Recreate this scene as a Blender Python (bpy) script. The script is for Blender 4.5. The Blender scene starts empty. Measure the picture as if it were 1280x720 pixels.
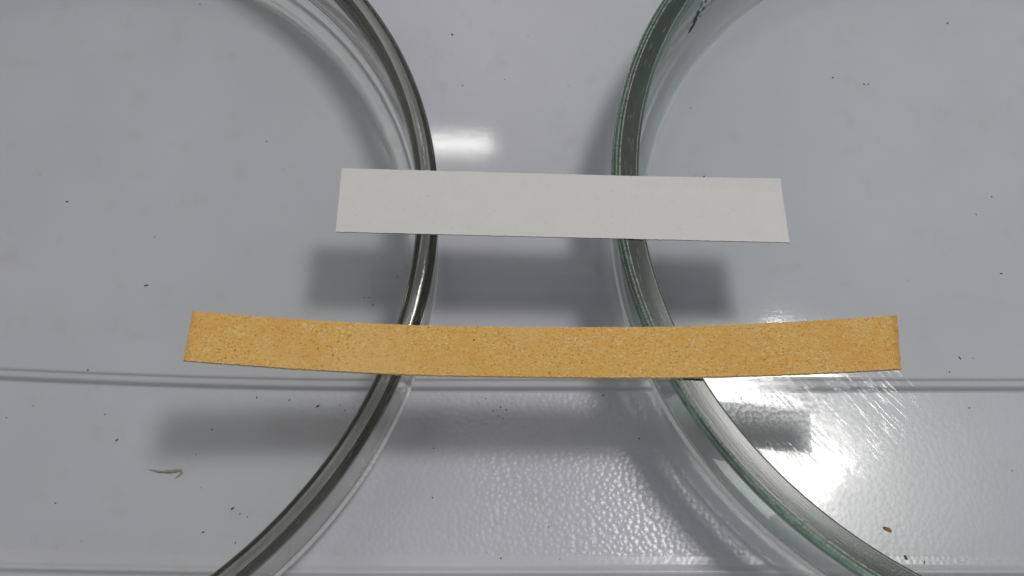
import bpy, bmesh, math, random
from mathutils import Vector, noise

random.seed(7)
M = 0.001                                   # all sizes below are in millimetres
scene = bpy.context.scene
col = scene.collection

# ------------------------------------------------------------------ camera
cam_d = bpy.data.cameras.new("camera"); cam = bpy.data.objects.new("camera", cam_d); col.objects.link(cam)
cam.location = (0, 0, 170 * M); cam.rotation_euler = (math.radians(23.3), 0, 0)
cam_d.sensor_width = 36; cam_d.lens = 36 * 1300 / 1280
cam_d.clip_start = 0.005; cam_d.clip_end = 20
scene.camera = cam

# ------------------------------------------------------------------ room light (grey indoor surroundings)
world = bpy.data.worlds.new("World"); scene.world = world; world.use_nodes = True
wn, wl = world.node_tree.nodes, world.node_tree.links
bg = wn["Background"]
tc = wn.new("ShaderNodeTexCoord"); sep = wn.new("ShaderNodeSeparateXYZ"); rmp = wn.new("ShaderNodeValToRGB")
wl.new(tc.outputs["Generated"], sep.inputs[0]); wl.new(sep.outputs["Z"], rmp.inputs[0]); wl.new(rmp.outputs[0], bg.inputs["Color"])
rmp.color_ramp.elements[0].position = 0.0; rmp.color_ramp.elements[0].color = (0.05, 0.05, 0.05, 1)
rmp.color_ramp.elements[1].position = 0.9; rmp.color_ramp.elements[1].color = (0.44, 0.435, 0.43, 1)
bg.inputs["Strength"].default_value = 0.92

# ------------------------------------------------------------------ lamps
def area(name, loc, target, sx, sy, power, color):
    d = bpy.data.lights.new(name, 'AREA'); d.shape = 'RECTANGLE'; d.size = sx * M; d.size_y = sy * M
    d.energy = power; d.color = color
    o = bpy.data.objects.new(name, d); col.objects.link(o)
    o.location = Vector(loc) * M
    o.rotation_euler = (Vector(target) - Vector(loc)).to_track_quat('-Z', 'Y').to_euler()
    return o
key = area("work_lamp", (194, 210, 560), (20, 50, 0), 104, 104, 1.16, (1.0, 0.97, 0.94))
tube = area("ceiling_tube", (-93, 708, 1000), (-20, 90, 0), 134, 16, 0.17, (1.0, 0.97, 0.92))
tube.rotation_euler = (-math.atan2(618, 1000), 0, 0)

scene.view_settings.view_transform = 'Standard'; scene.view_settings.look = 'None'
scene.view_settings.exposure = 0; scene.view_settings.gamma = 1
scene.render.engine = 'CYCLES'
cy = scene.cycles
cy.use_denoising = True; cy.caustics_reflective = False; cy.caustics_refractive = True
cy.max_bounces = 24; cy.transmission_bounces = 20; cy.glossy_bounces = 8; cy.transparent_max_bounces = 16
cy.sample_clamp_indirect = 4.0; cy.blur_glossy = 0.3

# ------------------------------------------------------------------ material helpers
class N:
    def __init__(s, name):
        s.m = bpy.data.materials.new(name); s.m.use_nodes = True
        s.t = s.m.node_tree; s.p = s.t.nodes["Principled BSDF"]; s.o = s.t.nodes["Material Output"]
    def n(s, typ, **kw):
        x = s.t.nodes.new(typ)
        for k, v in kw.items():
            if k.startswith("i_"):
                key_ = k[2:].replace("__", " ")
                x.inputs[int(key_) if key_.isdigit() else key_].default_value = v
            else: setattr(x, k, v)
        return x
    def l(s, a, b): s.t.links.new(a, b)
    def coord(s, scale=(1000, 1000, 1000)):
        t = s.n("ShaderNodeTexCoord"); mp = s.n("ShaderNodeMapping"); mp.inputs["Scale"].default_value = scale
        s.l(t.outputs["Object"], mp.inputs[0]); return mp.outputs[0]
    def noise(s, vec, scale, detail=3, rough=0.5, dim="2D"):
        x = s.n("ShaderNodeTexNoise", noise_dimensions=dim, i_Scale=scale, i_Detail=detail, i_Roughness=rough); s.l(vec, x.inputs["Vector"]); return x.outputs["Fac"]
    def ramp(s, fac, stops):
        r = s.n("ShaderNodeValToRGB"); e = r.color_ramp.elements
        while len(e) < len(stops): e.new(0.5)
        for k, (p, c) in enumerate(stops):
            e[k].position = p; e[k].color = (c[0], c[1], c[2], 1) if isinstance(c, tuple) else (c, c, c, 1)
        s.l(fac, r.inputs[0]); return r.outputs[0]
    def mix(s, fac, a, b, mode='MIX'):
        x = s.n("ShaderNodeMix", data_type='RGBA', blend_type=mode)
        if isinstance(fac, float): x.inputs[0].default_value = fac
        else: s.l(fac, x.inputs[0])
        for v, i in ((a, 6), (b, 7)):
            if isinstance(v, tuple): x.inputs[i].default_value = (v[0], v[1], v[2], 1)
            else: s.l(v, x.inputs[i])
        return x.outputs[2]
    def math(s, op, a, b=None, clamp=False):
        x = s.n("ShaderNodeMath", operation=op, use_clamp=clamp)
        for v, i in ((a, 0), (b, 1)):
            if v is None: continue
            if isinstance(v, (int, float)): x.inputs[i].default_value = v
            else: s.l(v, x.inputs[i])
        return x.outputs[0]
    def bump(s, h, dist, strength=1.0, nrm=None):
        b = s.n("ShaderNodeBump", i_Distance=dist, i_Strength=strength); s.l(h, b.inputs["Height"])
        if nrm is not None: s.l(nrm, b.inputs["Normal"])
        return b.outputs[0]

def plastic(name, pebble, worn=False, base=(0.592, 0.606, 0.662), rough=0.2):
    k = N(name); v = k.coord()
    big = k.noise(v, 0.035, 3, 0.6); mid = k.noise(v, 0.16, 3, 0.6)
    c1 = k.mix(k.ramp(big, [(0.35, 0.0), (0.7, 1.0)]), tuple(x * 0.97 for x in base), tuple(x * 1.02 for x in base))
    grime = k.ramp(mid, [(0.60, 0.0), (0.78, 0.22)])
    c2 = k.mix(grime, c1, (0.46, 0.45, 0.43))
    k.l(c2, k.p.inputs["Base Color"])
    k.p.inputs["Roughness"].default_value = rough
    k.p.inputs["IOR"].default_value = 1.49
    # moulded pebble grain
    vd = k.n("ShaderNodeTexNoise", i_Scale=0.9, i_Detail=1.0); k.l(v, vd.inputs["Vector"])
    wv = k.mix(0.35, v, vd.outputs["Color"], 'ADD')
    vo = k.n("ShaderNodeTexVoronoi", voronoi_dimensions="2D", feature='SMOOTH_F1', i_Scale=1.15, i_Smoothness=0.7); k.l(wv, vo.inputs["Vector"])
    dome = k.math('SUBTRACT', 1.0, vo.outputs["Distance"])
    amt = k.ramp(k.noise(v, 0.06, 2), [(0.3, 0.55), (0.7, 1.0)])
    if worn:
        sp = k.n("ShaderNodeSeparateXYZ"); k.l(v, sp.inputs[0])
        far = k.math('ABSOLUTE', k.math('SUBTRACT', sp.outputs[0], 6.0))
        amt = k.math('MULTIPLY', amt, k.ramp(k.math('MULTIPLY', far, 0.01), [(0.36, 1.0), (0.50, 0.12)]))
    h = k.math('MULTIPLY', dome, amt)
    n1 = k.bump(h, 0.001 * pebble, 1.0)
    n2 = k.bump(k.noise(v, 3.0, 2, 0.6), 0.000002, 1.0, n1)
    k.l(n2, k.p.inputs["Normal"])
    return k.m

def glass(name, color, rough, streak=0.0, chalk=0.0, ior=1.5, lines=()):
    k = N(name)
    g = k.p
    g.inputs["Base Color"].default_value = (*color, 1); g.inputs["Roughness"].default_value = rough; g.inputs["IOR"].default_value = ior
    g.inputs["Transmission Weight"].default_value = 1.0
    if streak:
        t = k.n("ShaderNodeTexCoord")
        sp = k.n("ShaderNodeSeparateXYZ"); k.l(t.outputs["Object"], sp.inputs[0])
        r = k.math('SQRT', k.math('ADD', k.math('POWER', sp.outputs[0], 2.0), k.math('POWER', sp.outputs[1], 2.0)))
        a = k.math('ARCTAN2', sp.outputs[1], sp.outputs[0])
        def polar(fr_, fa, fz):
            cb = k.n("ShaderNodeCombineXYZ"); k.l(k.math('MULTIPLY', r, fr_), cb.inputs[0]); k.l(k.math('MULTIPLY', a, fa), cb.inputs[1]); k.l(k.math('MULTIPLY', sp.outputs[2], fz), cb.inputs[2]); return cb.outputs[0]
        n1 = k.noise(polar(4200.0, 11.0, 3000.0), 1.0, 2, 0.6, "3D")       # concentric grinding marks
        mp = k.n("ShaderNodeMapping"); mp.inputs["Scale"].default_value = (1000, 1000, 1000); k.l(t.outputs["Object"], mp.inputs[0])
        n2 = k.noise(mp.outputs[0], 4.0, 2, 0.7)
        b = k.bump(k.math('ADD', n1, k.math('MULTIPLY', n2, 0.5)), streak * 0.001, 1.0)
        k.l(b, g.inputs["Normal"])
        if chalk:                                                            # chips and dry scratches that scatter white
            n3 = k.noise(polar(5200.0, 14.0, 3000.0), 1.0, 2, 0.6, "3D")
            f = k.ramp(n3, [(0.60, 0.0), (0.72, 1.0)])
            n4 = k.noise(mp.outputs[0], 0.35, 2, 0.6)
            f = k.math('MULTIPLY', f, k.ramp(n4, [(0.35, 0.15), (0.65, 1.0)]))
            f = k.math('MAXIMUM', k.math('MULTIPLY', f, chalk), 0.045 if lines else 0.0)
            for r0, wd in lines:                                             # chipped, frosted edge lines
                d0 = k.math('ABSOLUTE', k.math('SUBTRACT', k.math('MULTIPLY', r, 1000.0), r0))
                on = k.math('MULTIPLY', k.math('LESS_THAN', d0, wd), k.ramp(k.noise(polar(900.0, 150.0, 0.0), 1.0, 4, 0.75, "3D"), [(0.36, 0.12), (0.58, 0.75)]))
                f = k.math('MAXIMUM', f, on)
            df = k.n("ShaderNodeBsdfDiffuse"); df.inputs["Color"].default_value = (0.50, 0.57, 0.52, 1)
            mx = k.n("ShaderNodeMixShader"); k.l(f, mx.inputs[0]); k.l(g.outputs[0], mx.inputs[1]); k.l(df.outputs[0], mx.inputs[2]); k.l(mx.outputs[0], k.o.inputs["Surface"])
    return k.m

def clear_plate(name, tint, rough, scratch=0.0):
    # a flat clear plate bends nothing worth seeing: straight transmission plus the surface reflection
    k = N(name); k.t.nodes.remove(k.p)
    tr = k.n("ShaderNodeBsdfTransparent"); tr.inputs["Color"].default_value = (*tint, 1)
    gl = k.n("ShaderNodeBsdfGlossy", i_Roughness=rough)
    fr = k.n("ShaderNodeFresnel", i_IOR=1.5)
    ge = k.n("ShaderNodeNewGeometry")         # both skins of the plate reflect like glass in air
    k.l(k.math('SUBTRACT', 1.5, k.math('MULTIPLY', ge.outputs["Backfacing"], 1.5 - 1 / 1.5)), fr.inputs["IOR"])
    mx = k.n("ShaderNodeMixShader")
    v = k.coord()
    smear = k.ramp(k.noise(v, 0.09, 2, 0.65), [(0.35, 0.85), (0.65, 1.2)])
    k.l(k.math('MULTIPLY', smear, rough), gl.inputs["Roughness"])
    h = k.math('MULTIPLY', k.noise(v, 0.5, 1, 0.6), 0.35)
    if scratch:
        t = k.n("ShaderNodeTexCoord"); vr = k.n("ShaderNodeVectorRotate", rotation_type='Z_AXIS', i_Angle=math.radians(50)); k.l(t.outputs["Object"], vr.inputs["Vector"])
        mp = k.n("ShaderNodeMapping"); mp.inputs["Scale"].default_value = (150, 2600, 100)
        k.l(vr.outputs[0], mp.inputs[0])
        vm = k.n('ShaderNodeVectorMath', operation='DISTANCE'); k.l(t.outputs['Object'], vm.inputs[0]); vm.inputs[1].default_value = (-0.040, -0.033, 0)
        worn = k.ramp(k.math('MULTIPLY', vm.outputs['Value'], 44.0), [(0.35, 1.0), (0.85, 0.0)])
        h = k.math('ADD', h, k.math('MULTIPLY', k.ramp(k.noise(mp.outputs[0], 1.0, 2, 0.5), [(0.58, 0.0), (0.72, 1.0)]), k.math('MULTIPLY', worn, scratch)))
    b = k.bump(h, 0.00002, 1.0); k.l(b, gl.inputs["Normal"])
    k.l(fr.outputs[0], mx.inputs[0]); k.l(tr.outputs[0], mx.inputs[1]); k.l(gl.outputs[0], mx.inputs[2]); k.l(mx.outputs[0], k.o.inputs["Surface"])
    return k.m

def plain(name, color, rough=0.7, spec=0.3):
    k = N(name); v = k.coord()
    c = k.mix(k.ramp(k.noise(v, 2.0, 3), [(0.3, 0.0), (0.7, 1.0)]), tuple(x * 0.75 for x in color), tuple(min(1, x * 1.2) for x in color))
    k.l(c, k.p.inputs["Base Color"]); k.p.inputs["Roughness"].default_value = rough
    k.p.inputs["Specular IOR Level"].default_value = spec
    return k.m

# ------------------------------------------------------------------ mesh helpers
def mesh_obj(name, verts, faces, mat, parent=None, smooth=False):
    me = bpy.data.meshes.new(name); me.from_pydata([tuple(c * M for c in v) for v in verts], [], faces); me.update()
    if smooth: me.polygons.foreach_set("use_smooth", [True] * len(me.polygons))
    o = bpy.data.objects.new(name, me); col.objects.link(o)
    for m in (mat if isinstance(mat, (list, tuple)) else [mat]): me.materials.append(m)
    if parent: o.parent = parent
    return o
def tag(o, label=None, cat=None, group=None, kind=None):
    if label: o["label"] = label
    if cat: o["category"] = cat
    if group: o["group"] = group
    if kind: o["kind"] = kind
    return o
def empty(name, loc):
    o = bpy.data.objects.new(name, None); col.objects.link(o); o.location = Vector(loc) * M; o.empty_display_size = 0.01; return o

# ------------------------------------------------------------------ the moulded plastic surface
X0, X1, NX = -420, 420, 210
def warp(x):                                 # the moulded ridges bow a little towards the left
    return 1.9 * max(0.0, -(x + 25) / 62) ** 1.6 if x > -120 else 1.9 * (95 / 62) ** 1.6
def strip_sheet(name, prof, mat, parent=None, smooth=True):
    xs = [X0 + (X1 - X0) * i / NX for i in range(NX + 1)]
    vs, fs = [], []
    for x in xs:
        for (y, z, wgt) in prof: vs.append((x, y + warp(x) * wgt, z))
    n = len(prof)
    for i in range(NX):
        for j in range(n - 1):
            fs.append((i * n + j, (i + 1) * n + j, (i + 1) * n + j + 1, i * n + j + 1))
    return mesh_obj(name, vs, fs, mat, parent, smooth)
m_smooth = plastic("plastic_smooth", 0.0016, rough=0.06)
m_peb = plastic("plastic_pebbled", 0.08, True, rough=0.25)
m_lip = plastic("plastic_lip", 0.02, base=(0.615, 0.625, 0.67), rough=0.22)
def arc(cy_, cz, r, a0, a1, n=6):
    return [(cy_ + r * math.cos(math.radians(a0 + (a1 - a0) * i / n)), cz + r * math.sin(math.radians(a0 + (a1 - a0) * i / n))) for i in range(n + 1)]
DP = -2.0
# profiles run from near (small y) to far
step = [(54.3, DP, 1)] + [(y, z, 1) for y, z in arc(54.3, DP + 0.5, 0.5, -80, -10, 5)] + [(54.95, -1.0, 1), (55.1, -0.75, 1), (55.5, -0.62, 1), (55.9, -0.6, 1), (56.1, -0.45, 1), (56.2, -0.2, 1), (56.35, -0.06, 1), (56.6, 0.0, 1)]
flat = [(56.6, 0, 1)] + [(y, 0, w) for y, w in ((58, .9), (62, .6), (70, .2), (80, 0), (110, 0), (160, 0), (260, 0), (520, 0))]
surface = tag(strip_sheet("tray_surface", flat, m_smooth), "grey moulded plastic surface under the glass dishes", None, None, "structure")
panel = [(26.7, -0.86, .5)] + [(26.7 + (54.3 - 26.7) * i / 10, -0.86 + (DP + 0.86) * (i / 10), .5 + .05 * i) for i in range(1, 11)]
strip_sheet("textured_panel", panel, m_peb, surface)
strip_sheet("step_edge", step, m_lip, surface)
lip = [(-300, -0.8, .3), (20, -0.8, .3), (23.0, -0.8, .5), (23.3, -0.72, .5), (23.55, -0.35, .5), (23.75, -0.1, .5), (24.0, -0.03, .5), (24.25, -0.1, .5), (24.55, -0.42, .5), (24.9, -0.7, .5), (25.3, -0.8, .5), (26.3, -0.8, .5), (26.7, -0.86, .5)]
strip_sheet("raised_lip", lip, m_lip, surface)

# ------------------------------------------------------------------ glass dishes
SEG = 384
def lathe(name, prof, mat, parent, smooth=True, wob=0.0):
    vs, fs = [], []
    rows = []
    for (r, z) in prof:
        if r < 1e-6: vs.append((0, 0, z)); rows.append([len(vs) - 1]); continue
        row = []
        for j in range(SEG):
            a = 2 * math.pi * j / SEG
            vs.append((r * math.cos(a), r * math.sin(a), z)); row.append(len(vs) - 1)
        rows.append(row)
    for A, B in zip(rows[:-1], rows[1:]):
        for j in range(SEG):
            k = (j + 1) % SEG
            if len(A) == 1: fs.append((A[0], B[k], B[j]))
            elif len(B) == 1: fs.append((A[j], A[k], B[0]))
            else: fs.append((A[j], A[k], B[k], B[j]))
    return mesh_obj(name, vs, fs, mat, parent, smooth)

def cr_smooth(pts, k=4):                      # Catmull-Rom refinement of a profile
    out = []
    for i in range(len(pts) - 1):
        p0 = pts[max(i - 1, 0)]; p1 = pts[i]; p2 = pts[i + 1]; p3 = pts[min(i + 2, len(pts) - 1)]
        for s in range(k):
            t = s / k
            out.append(tuple(0.5 * (2 * p1[d] + (p2[d] - p0[d]) * t + (2 * p0[d] - 5 * p1[d] + 4 * p2[d] - p3[d]) * t * t + (3 * p1[d] - p0[d] - 3 * p2[d] + p3[d]) * t ** 3) for d in (0, 1)))
    out.append(pts[-1]); return out
def dish(name, loc, Ro, Ri, rim_prof, wall_t, mats, label, ro_off):
    e = empty(name, loc)
    tag(e, label, "glass dish", "round glass dishes standing side by side")
    WO = Ro - ro_off; WI = WO - wall_t; ZS = 15.2; RB = WI - 3.4; BT = 2.2
    m_rim, m_wall, m_base, m_heel, m_under = mats
    ZC = 5.6                                  # height where the rounded heel meets the straight wall
    CV = 0.0003                               # the inner bottom is slightly dished
    heel_o = [(RB, 0.12), (RB + 0.8, 0.12)] + arc(WO - 3.2, 3.32, 3.2, -90, 0, 10) + [(WO, ZC)]
    BE = BT + CV * RB * RB
    heel_i = cr_smooth([(WI, BE + 2.8), (WI - 0.12, BE + 1.8), (WI - 0.55, BE + 1.0), (WI - 1.4, BE + 0.45), (WI - 2.5, BE + 0.12), (RB, BE)], 3)
    def skins(nm, a_, b_, mat):               # outer and inner skin of one part of the glass
        o = lathe(nm, a_, mat, e); q = lathe(nm + "_skin", b_, mat, e)
        bm = bmesh.new(); bm.from_mesh(o.data); bm.from_mesh(q.data); bm.to_mesh(o.data); bm.free()
        me = q.data; bpy.data.objects.remove(q); bpy.data.meshes.remove(me)
        o.data.polygons.foreach_set("use_smooth", [True] * len(o.data.polygons))
        return o
    heel = skins("heel", heel_o, heel_i, m_heel)
    wall_o = skins("wall", [(WO, ZC), (WO, 9), (WO, ZS)], [(WI, ZS), (WI, 9), (WI, BE + 2.8)], m_wall)
    bo = skins("base", [(r, 0.12) for r in (0, 15, 30, 45, 56, RB)], [(r, BT + CV * r * r) for r in (RB, 62, 56, 50, 44, 36, 28, 20, 10, 0)], m_base)
    bo.data.materials.append(m_under)          # the moulded underside is satin
    bo.data.polygons.foreach_set("material_index", [1 if p.normal.z < 0 else 0 for p in bo.data.polygons])
    rim = lathe("rim", [(WO, ZS)] + rim_prof + [(WI, ZS)], m_rim, e)
    rim.data.set_sharp_from_angle(angle=math.radians(17))
    return e, wall_o, bo, rim

ku = N("glass_underside"); ku.t.nodes.remove(ku.p)       # lies flat on the plastic: no air gap, no second reflection
kt = ku.n("ShaderNodeBsdfTransparent"); kt.inputs["Color"].default_value = (0.985, 0.99, 0.985, 1); ku.l(kt.outputs[0], ku.o.inputs["Surface"])
g_under = ku.m
# left: rounded fire-polished rim, clear glass; dark internal reflections painted into the rim tint
gl_rim = glass("glass_rim_left", (0.022, 0.023, 0.014), 0.03, streak=0.010, chalk=0.35)
gl_wall = clear_plate("glass_wall_left", (0.92, 0.925, 0.91), 0.02)
gl_heel = glass("glass_heel_left", (0.95, 0.955, 0.94), 0.0)
gl_base = clear_plate("glass_base_left", (0.985, 0.985, 0.98), 0.16)
Ro, Ri = 76.3, 72.6
bead = cr_smooth([(75.42, 15.3), (75.55, 15.8), (75.9, 16.6), (76.2, 17.4), (76.3, 18.2), (76.28, 18.8)]) + [(75.95, 19.3)] + cr_smooth([(75.9, 19.33), (75.4, 19.78), (74.8, 19.98), (74.3, 20.0)]) + [(73.75, 19.86)] + cr_smooth([(73.7, 19.83), (73.1, 19.45), (72.75, 18.9)]) + [(72.62, 18.1), (72.58, 16.8), (72.55, 15.6)]
dl = dish("glass_dish", (-88.3, 77.5, 0), 75.4, 72.6, bead, 2.85, (gl_rim, gl_wall, gl_base, gl_heel, g_under),
          "clear glass dish with rounded dark rim, on the left", 0.0)
# right: wide ground flat rim, greenish glass
gr_rim = glass("glass_rim_right", (0.004, 0.017, 0.010), 0.24, streak=0.011, chalk=0.6, lines=((73.95, 0.10), (71.2, 0.06)))
gr_bev = glass("glass_bevel_right", (0.05, 0.11, 0.075), 0.03, streak=0.006, chalk=0.25, lines=((74.5, 0.12), (75.05, 0.05)))
gr_wall = clear_plate("glass_wall_right", (0.87, 0.91, 0.89), 0.02)
gr_heel = glass("glass_heel_right", (0.90, 0.94, 0.92), 0.0)
gr_base = clear_plate("glass_base_right", (0.98, 0.99, 0.985), 0.08, 0.7)
flatrim = cr_smooth([(74.22, 15.3), (74.4, 16.1), (74.8, 17.0), (75.15, 17.8), (75.3, 18.6)]) + [(75.28, 19.0), (75.0, 19.45), (74.55, 19.8), (74.45, 19.86), (74.35, 19.96), (73.0, 20.0), (72.0, 20.0), (71.15, 19.97), (71.05, 19.9), (70.8, 19.6), (70.75, 19.2), (70.75, 18.0), (70.78, 15.7)]
dr = dish("glass_dish", (91.7, 82.8, 0), 74.2, 70.6, flatrim, 3.4, (gr_rim, gr_wall, gr_base, gr_heel, g_under),
          "greenish glass dish with wide flat ground rim, on the right", 0.0)
rim_r = dr[3].data; rim_r.materials.append(gr_bev)
rim_r.polygons.foreach_set("material_index", [0 if (p.normal.z > 0.985) else 1 for p in rim_r.polygons])
dr[3]["label"] = "flat satin ground green glass rim"
rim_l = dl[3].data; rim_l.materials.append(glass("glass_rim_crown_left", (0.42, 0.43, 0.37), 0.05, streak=0.012, chalk=0.5))  # crown tint painted paler for light passing through the clear rim
rim_l.polygons.foreach_set("material_index", [1 if p.normal.z > 0.9 else 0 for p in rim_l.polygons])
dl[3]["label"] = "rounded dark glossy glass rim"

# black ink smudge on the inside of the right dish's far wall
ink = plain("black_ink", (0.03, 0.03, 0.035), 0.6)
def smudge(rad, cx, cy_, a0, z0, da, dz, n=14):
    vs, fs = [], []
    vs.append((a0, z0))
    for i in range(n):
        t = 2 * math.pi * i / n; q = 0.55 + 0.6 * random.random()
        vs.append((a0 + da * q * math.cos(t) + 0.25 * da * math.sin(t), z0 + dz * q * math.sin(t)))
    V = [(rad * math.cos(a), rad * math.sin(a), z) for a, z in vs]
    return V, [(0, 1 + i, 1 + (i + 1) % n) for i in range(n)]
V, F = [], []
for a0, z0, da, dz in ((2.517, 7.6, .012, 1.0), (2.508, 8.8, .008, 1.3), (2.500, 10.4, .006, 1.2), (2.523, 6.9, .006, .5), (2.472, 9.8, .004, .5), (2.468, 11.5, .003, .5), (2.480, 8.0, .003, .3), (2.49, 12.2, .003, .8)):
    v, f = smudge(70.68, 0, 0, a0, z0, da * 1.9, dz * 1.2); b = len(V); V += v; F += [tuple(x + b for x in t) for t in f]
mesh_obj("ink_smudge", V, F, ink, dr[0])

# ------------------------------------------------------------------ paper strips
def paper_mat(name, base):
    k = N(name); v = k.coord()
    c = k.mix(k.ramp(k.noise(v, 0.25, 4, 0.6), [(0.3, 0.0), (0.7, 1.0)]), tuple(x * 0.982 for x in base), tuple(min(1, x * 1.01) for x in base))
    spots = k.ramp(k.noise(v, 0.9, 2), [(0.70, 0.0), (0.76, 1.0)])
    c = k.mix(k.math('MULTIPLY', spots, 0.14), c, (0.45, 0.40, 0.33))
    k.l(c, k.p.inputs["Base Color"]); k.p.inputs["Roughness"].default_value = 0.75; k.p.inputs["Specular IOR Level"].default_value = 0.25
    k.l(k.bump(k.noise(v, 2.2, 4, 0.6), 0.00004), k.p.inputs["Normal"])
    return k.m
def grit_mat(name):
    k = N(name); v = k.coord()
    fine = k.n("ShaderNodeTexVoronoi", voronoi_dimensions="2D", feature='F1', i_Scale=4.2); k.l(v, fine.inputs["Vector"])
    rnd = k.n("ShaderNodeSeparateColor"); k.l(fine.outputs["Color"], rnd.inputs[0])
    c = k.ramp(rnd.outputs[0], [(0.0, (0.56, 0.27, 0.06)), (0.10, (0.85, 0.50, 0.135)), (0.6, (0.91, 0.565, 0.165)), (0.90, (0.93, 0.62, 0.22)), (1.0, (0.95, 0.78, 0.46))])
    big = k.noise(v, 0.12, 3, 0.6)
    c = k.mix(k.ramp(big, [(0.35, 0.0), (0.65, 0.55)]), c, (0.84, 0.48, 0.125))
    pit = k.ramp(k.noise(v, 2.2, 3, 0.7), [(0.60, 0.0), (0.70, 1.0)])
    c = k.mix(k.math('MULTIPLY', pit, 0.45), c, (0.50, 0.23, 0.05))
    dark = k.ramp(k.noise(v, 0.9, 2, 0.4), [(0.83, 0.0), (0.845, 1.0)])
    c = k.mix(dark, c, (0.12, 0.06, 0.03))
    # handled ends and rubbed edges of the strip
    sp = k.n("ShaderNodeSeparateXYZ"); k.l(v, sp.inputs[0])
    nz = k.noise(v, 0.7, 3, 0.7)
    ed = k.math('ADD', k.math('MULTIPLY', k.math('SUBTRACT', k.math('ABSOLUTE', sp.outputs[0]), 51.2), 0.9), k.math('SUBTRACT', nz, 0.5))
    c = k.mix(k.ramp(ed, [(0.40, 0.0), (1.0, 0.30)]), c, (0.36, 0.20, 0.08))
    rub = k.ramp(k.noise(v, 0.055, 3, 0.6), [(0.52, 0.0), (0.66, 0.32)])
    c = k.mix(rub, c, (0.93, 0.66, 0.28))
    k.l(c, k.p.inputs["Base Color"]); k.p.inputs["Roughness"].default_value = 0.6; k.p.inputs["Specular IOR Level"].default_value = 0.3
    h = k.math('ADD', k.math('MULTIPLY', fine.outputs["Distance"], -0.8), k.math('MULTIPLY', k.noise(v, 2.6, 3, 0.7), 1.0))
    k.l(k.bump(h, 0.00014, 1.0), k.p.inputs["Normal"])
    return k.m
def ribbon(name, corners, zf, t, mat_top, mat_side, parent=None, nx=180, ny=10, jag=0.0, z_off=0.0, seed=0):
    """a thin sheet: corners = far-left, far-right, near-right, near-left (x, y); zf(x, v) gives the height of its underside"""
    A, B, Cc, D = corners
    rng = random.Random(seed)
    top, fs, mats = [], [], []
    jf = [rng.uniform(-jag, jag) for _ in range(nx + 1)]; jn = [rng.uniform(-jag, jag) for _ in range(nx + 1)]
    jl = [rng.uniform(-jag, jag) for _ in range(ny + 1)]; jr = [rng.uniform(-jag, jag) for _ in range(ny + 1)]
    for i in range(nx + 1):
        u = i / nx
        for j in range(ny + 1):
            v = j / ny
            x = (D[0] * (1 - u) + Cc[0] * u) * (1 - v) + (A[0] * (1 - u) + B[0] * u) * v
            y = (D[1] * (1 - u) + Cc[1] * u) * (1 - v) + (A[1] * (1 - u) + B[1] * u) * v
            if j == 0: y += jn[i]
            if j == ny: y += jf[i]
            if i == 0: x += jl[j]
            if i == nx: x += jr[j]
            top.append((x, y, zf(x, v) + z_off))
    n = len(top); W = ny + 1
    vs = [(x, y, z + t) for x, y, z in top] + top
    for i in range(nx):
        for j in range(ny):
            a, b, c, d = i * W + j, (i + 1) * W + j, (i + 1) * W + j + 1, i * W + j + 1
            fs.append((a, b, c, d)); mats.append(0); fs.append((n + a, n + d, n + c, n + b)); mats.append(0)
    edge = [i * W for i in range(nx + 1)] + [nx * W + j for j in range(1, ny + 1)] + [i * W + ny for i in range(nx - 1, -1, -1)] + [j for j in range(ny - 1, 0, -1)]
    for a, b in zip(edge, edge[1:] + edge[:1]):
        fs.append((a, n + a, n + b, b)); mats.append(1)
    o = mesh_obj(name, vs, fs, [mat_top, mat_side], parent)
    o.data.polygons.foreach_set("material_index", mats)
    return o
ZR = 20.02
white = paper_mat("white_paper", (0.735, 0.738, 0.73))
edge_dark = plain("cut_edge_grey", (0.22, 0.21, 0.20), 0.8)
def z_white(x, v):
    return ZR + 0.03 + 0.5 * max(0, (x - 15) / 29) ** 1.5 * max(0, v - 0.8) / 0.2 + 0.05 * noise.noise(Vector((x * .05, v, 3)))* (abs(x) > 26)
ws = ribbon("paper_strip", [(-28.1, 86.0), (44.0, 83.8), (44.4, 72.4), (-28.3, 74.3)], z_white, 0.22, white, edge_dark, jag=0.035, seed=3)
tag(ws, "short flat white paper strip bridging the two dish rims behind the orange strip", "paper strip")

back = paper_mat("backing_paper", (0.66, 0.55, 0.38))
grit = grit_mat("ochre_grit"); grit_edge = plain("grit_edge", (0.34, 0.19, 0.06), 0.85)
def z_yel(x, v):
    u = (x - 4.5) / 52.5
    return ZR + 0.05 + 6.2 * (u * u - 0.135) * (1 if abs(u) > 0.367 else 0.45) + 0.25 * (v - .5) * u
ye = empty("sandpaper_strip", (4.5, 54.3, ZR)); EO = Vector((4.5, 54.3, ZR))
def rel(cs): return [(x - EO.x, y - EO.y) for x, y in cs]
yc = [(-47.8, 58.4), (57.4, 57.6), (56.9, 49.3), (-48.1, 50.5)]
zr = lambda x, v: z_yel(x + EO.x, v) - EO.z
def grow(cs, d): return [(cs[0][0] - d, cs[0][1] + d), (cs[1][0] + d, cs[1][1] + d), (cs[2][0] + d, cs[2][1] - d), (cs[3][0] - d, cs[3][1] - d)]
ribbon("paper_backing", rel(grow(yc, 0.06)), zr, 0.25, back, back, ye, nx=260, ny=8, jag=0.05, seed=5)
ribbon("grit_coat", rel(yc), zr, 0.16, grit, grit_edge, ye, nx=400, ny=14, jag=0.07, z_off=0.252, seed=6)
tag(ye, "long ochre orange sandpaper strip with curled ends across both dish rims", "sandpaper strip")

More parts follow.
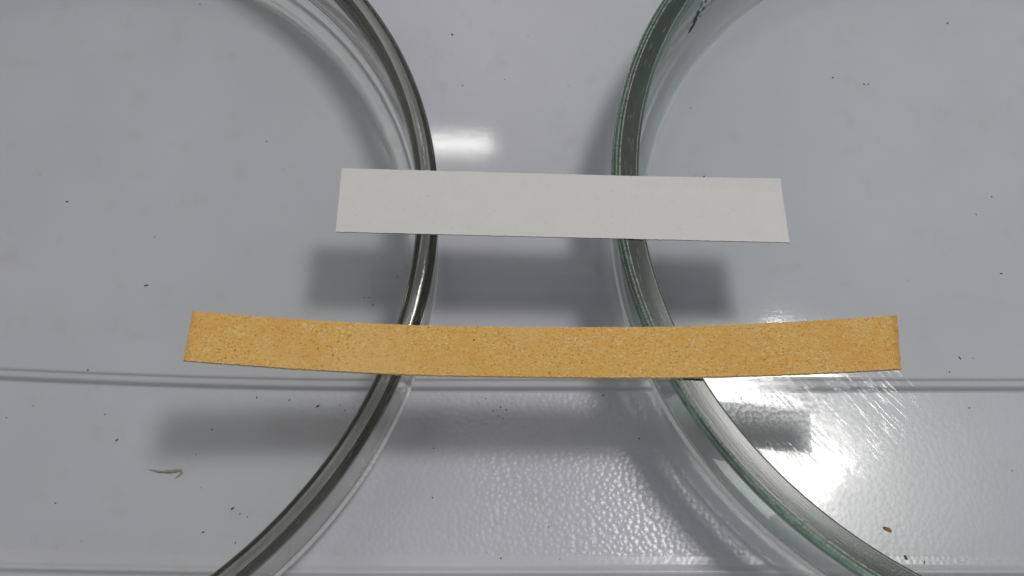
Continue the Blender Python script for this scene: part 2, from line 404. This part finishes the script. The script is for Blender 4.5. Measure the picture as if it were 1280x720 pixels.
# ------------------------------------------------------------------ dust and crumbs
DUST = [(-11.9, 128.1, 0.02, 0.84, 0), (-1.4, 117.5, 0.02, 0.42, 0), (-9.6, 116.0, 0.02, 0.42, 0), (-45.8, 101.9, 2.55, 0.7, 1), (-42.2, 95.9, 2.55, 0.28, 0), (-49.3, 96.7, 2.55, 0.28, 0), (-62.0, 133.4, 2.55, 0.56, 0), (-34.4, 78.9, 2.55, 0.28, 0), (-64.0, 82.1, 2.55, 0.42, 0), (-80.9, 89.2, 2.55, 0.7, 1), (-86.8, 94.9, 2.55, 0.28, 0), (-64.2, 72.6, 2.55, 0.84, 0), (-24.9, 70.3, 2.55, 0.56, 0), (-25.8, 70.3, 2.55, 0.56, 0), (-24.2, 68.9, 2.55, 0.7, 0), (-22.2, 73.2, 2.55, 0.28, 0), (-22.0, 72.1, 2.55, 0.28, 0), (-20.5, 75.4, 0.02, 0.42, 2), (-71.9, 57.0, 2.55, 0.56, 0), (-75.7, 55.6, 2.55, 0.28, 0), (-60.5, 55.1, 2.55, 0.56, 0), (-63.1, 54.2, 2.55, 0.56, 0), (-33.6, 54.6, 2.55, 0.7, 0), (-41.0, 54.8, 2.55, 0.42, 0), (-42.8, 52.1, 2.55, 0.56, 1), (-32.5, 50.6, 2.55, 0.84, 1), (-28.8, 50.8, 2.55, 0.42, 1), (-27.9, 49.9, 2.55, 0.42, 0), (-49.7, 46.6, 2.55, 0.7, 0), (-51.8, 42.4, 2.55, 0.42, 0), (-37.3, 51.7, 2.55, 0.42, 0), (-65.2, 44.8, 2.55, 0.84, 0), (-67.8, 49.2, 2.55, 0.56, 0), (-80.1, 50.7, 2.55, 0.42, 0), (-84.1, 48.6, 2.55, 0.42, 0), (-44.9, 33.6, 2.55, 0.98, 0), (-43.6, 32.7, 2.55, 0.42, 0), (-42.4, 32.2, 2.55, 0.56, 0), (-50.4, 36.9, 2.55, 0.42, 0), (-43.9, 28.1, 2.55, 0.42, 0), (-49.2, 29.8, 2.55, 0.56, 0), (-68.3, 28.4, 2.55, 0.42, 0), (-72.1, 27.4, 2.55, 0.28, 0), (-73.5, 34.4, 2.55, 0.42, 0), (-32.6, 42.1, 2.55, 0.28, 0), (-13.2, 44.5, 0.02, 0.42, 0), (-11.6, 43.6, 0.02, 0.28, 0), (-5.2, 53.6, 0.02, 0.42, 1), (-4.5, 53.3, 0.02, 0.42, 1), (-3.3, 51.1, 0.02, 0.56, 1), (-2.0, 51.8, 0.02, 0.42, 1), (-1.0, 51.3, 0.02, 0.42, 1), (-1.5, 49.7, 0.02, 0.42, 1), (-2.4, 50.2, 0.02, 0.42, 1), (0.0, 52.5, 0.02, 0.28, 1), (-5.7, 52.5, 0.02, 0.42, 1), (-4.5, 48.8, 0.02, 0.42, 1), (2.0, 48.3, 0.02, 0.28, 0), (-13.1, 36.1, 0.02, 0.42, 0), (-2.6, 31.8, 0.02, 0.28, 0), (6.0, 31.3, 0.02, 0.42, 0), (-1.8, 26.2, 0.02, 0.56, 0), (-3.9, 27.1, 0.02, 0.28, 0), (7.7, 26.1, 0.02, 0.42, 0), (15.4, 26.2, 0.02, 0.28, 0), (12.7, 44.4, 0.02, 0.28, 0), (15.7, 53.9, 0.02, 0.56, 0), (21.5, 46.2, 0.02, 0.42, 0), (60.2, 30.3, 2.55, 1.26, 1), (62.1, 25.8, 2.55, 1.12, 0), (85.8, 128.9, 2.55, 0.84, 0), (61.6, 116.1, 2.55, 0.7, 0), (67.4, 114.6, 2.55, 0.7, 0), (76.4, 105.2, 2.55, 0.28, 0), (79.2, 101.7, 2.55, 0.28, 0), (33.7, 94.7, 2.55, 0.28, 0), (35.3, 94.4, 2.55, 0.56, 0), (33.8, 109.2, 2.55, 0.42, 0), (68.2, 114.6, 2.55, 0.7, 0), (87.4, 90.2, 2.55, 0.7, 0), (83.9, 86.6, 2.55, 0.56, 0), (86.3, 74.9, 2.55, 0.7, 0), (81.5, 39.7, 2.55, 0.56, 1), (76.3, 59.1, 2.55, 0.7, 1), (74.1, 56.6, 2.55, 0.56, 1), (76.4, 50.3, 2.55, 0.56, 0), (64.9, 25.1, 2.55, 0.56, 0), (70.8, 25.1, 2.55, 0.28, 0), (42.2, 44.1, 2.55, 0.42, 0), (48.1, 38.2, 2.55, 0.28, 0), (56.5, 38.2, 2.55, 0.28, 0), (55.7, 58.1, 2.55, 0.28, 0), (69.7, 73.6, 2.55, 0.42, 0), (59.4, 55.2, 2.55, 0.28, 0), (78.5, 59.1, 2.55, 0.42, 1), (3.2, 127.7, 0.02, 0.28, 0), (16.6, 130.1, 0.02, 0.28, 0), (14.2, 123.7, 0.02, 0.28, 0), (10.9, 116.0, 0.02, 0.28, 0), (-15.8, 122.9, 0.02, 0.28, 0), (-32.7, 99.6, 2.55, 0.28, 0), (-28.7, 103.1, 2.55, 0.28, 0)]
dark = plain("dark_dust", (0.075, 0.068, 0.06), 0.8); brown = plain("brown_dust", (0.20, 0.11, 0.06), 0.8)
def ground_z(x, y):
    if y > 56.5: return 0.0
    if y > 54.3: return -1.0
    if y > 26.7: return -0.86 + (DP + 0.86) * (y - 26.7) / 27.6
    return -0.8
def dish_z(x, y):
    r2 = min((x + 88.3) ** 2 + (y - 77.5) ** 2, (x - 91.7) ** 2 + (y - 82.8) ** 2)
    return 2.2 + 0.0003 * r2 + 0.02
def flake(x, y, z, s, elong=1.0, ang=0.0, n=7):
    V = []; h = min(0.28 * s, 0.1)
    for lev, f in ((0, 1.0), (0.6, 0.85), (1.0, 0.4)):
        for i in range(n):
            t = 2 * math.pi * i / n; q = (0.35 + 0.3 * random.random()) * s * f
            px, py = q * elong * math.cos(t), q / elong ** .5 * math.sin(t)
            V.append((x + px * math.cos(ang) - py * math.sin(ang), y + px * math.sin(ang) + py * math.cos(ang), z + h * lev))
    F = []
    for l in range(2):
        for i in range(n):
            k = (i + 1) % n; F.append((l * n + i, l * n + k, (l + 1) * n + k, (l + 1) * n + i))
    F.append(tuple(2 * n + i for i in range(n)))
    return V, F
def dust(name, kinds, mat, label):
    V, F = [], []
    for (x, y, z, s, k) in DUST:
        if k not in kinds or s > 1.2: continue
        g = ground_z(x, y) + 0.005
        if z > 1: q = (170 - g) / (170 - 2.55); x *= q; y *= q
        z = g
        v, f = flake(x, y, z, s * random.uniform(0.36, 0.6), random.uniform(1, 1.9), random.uniform(0, 3.1)); b = len(V); V += v; F += [tuple(i + b for i in t) for t in f]
    tag(mesh_obj(name, V, F, mat), label, "dust", None, "stuff")
dust("dark_dust", (0,), dark, "scattered tiny dark dust specks on surface and dish bottoms")
dust("brown_dust", (1, 2), brown, "scattered tiny reddish brown specks between and inside the dishes")
V, F = flake(61.2, 30.8, ground_z(61.2, 30.8), 0.85, 1.8, -0.5, 9)
tag(mesh_obj("crumb", V, F, plain("crumb_brown", (0.30, 0.15, 0.06), 0.8)), "small brown crumb lying in the right dish near its lower edge", "crumb")
# bent lint fibre in the left dish
pts = [(-60.6, 40.8, 0), (-58.6, 40.4, .12), (-56.8, 40.45, .2), (-55.3, 40.7, .1), (-55.0, 40.2, .05), (-56.0, 39.3, 0)]
pts = [(p[0], p[1], p[2]) for p in pts]
V, F = [], []; NS = 6; P = []
for i in range(len(pts) - 1):
    for s in range(4): P.append(Vector(pts[i]).lerp(Vector(pts[i + 1]), s / 4))
P.append(Vector(pts[-1]))
for i, p in enumerate(P):
    d = (P[min(i + 1, len(P) - 1)] - P[max(i - 1, 0)]).normalized(); sd = d.cross(Vector((0, 0, 1))).normalized()
    r = 0.26 * math.sin(math.pi * (i + .6) / (len(P) + .2)) ** .6 * (0.7 + 0.5 * random.random())
    for k in range(NS):
        t = 2 * math.pi * k / NS; V.append(tuple(p + sd * (r * math.cos(t)) + Vector((0, 0, 0.6 * r * math.sin(t) + ground_z(p.x, p.y) + 0.06))))
for i in range(len(P) - 1):
    for k in range(NS):
        F.append((i * NS + k, i * NS + (k + 1) % NS, (i + 1) * NS + (k + 1) % NS, (i + 1) * NS + k))
tag(mesh_obj("lint_fibre", V, F, plain("lint_grey", (0.37, 0.35, 0.31), 0.9), None, True), "bent grey lint fibre lying in the left dish", "lint")
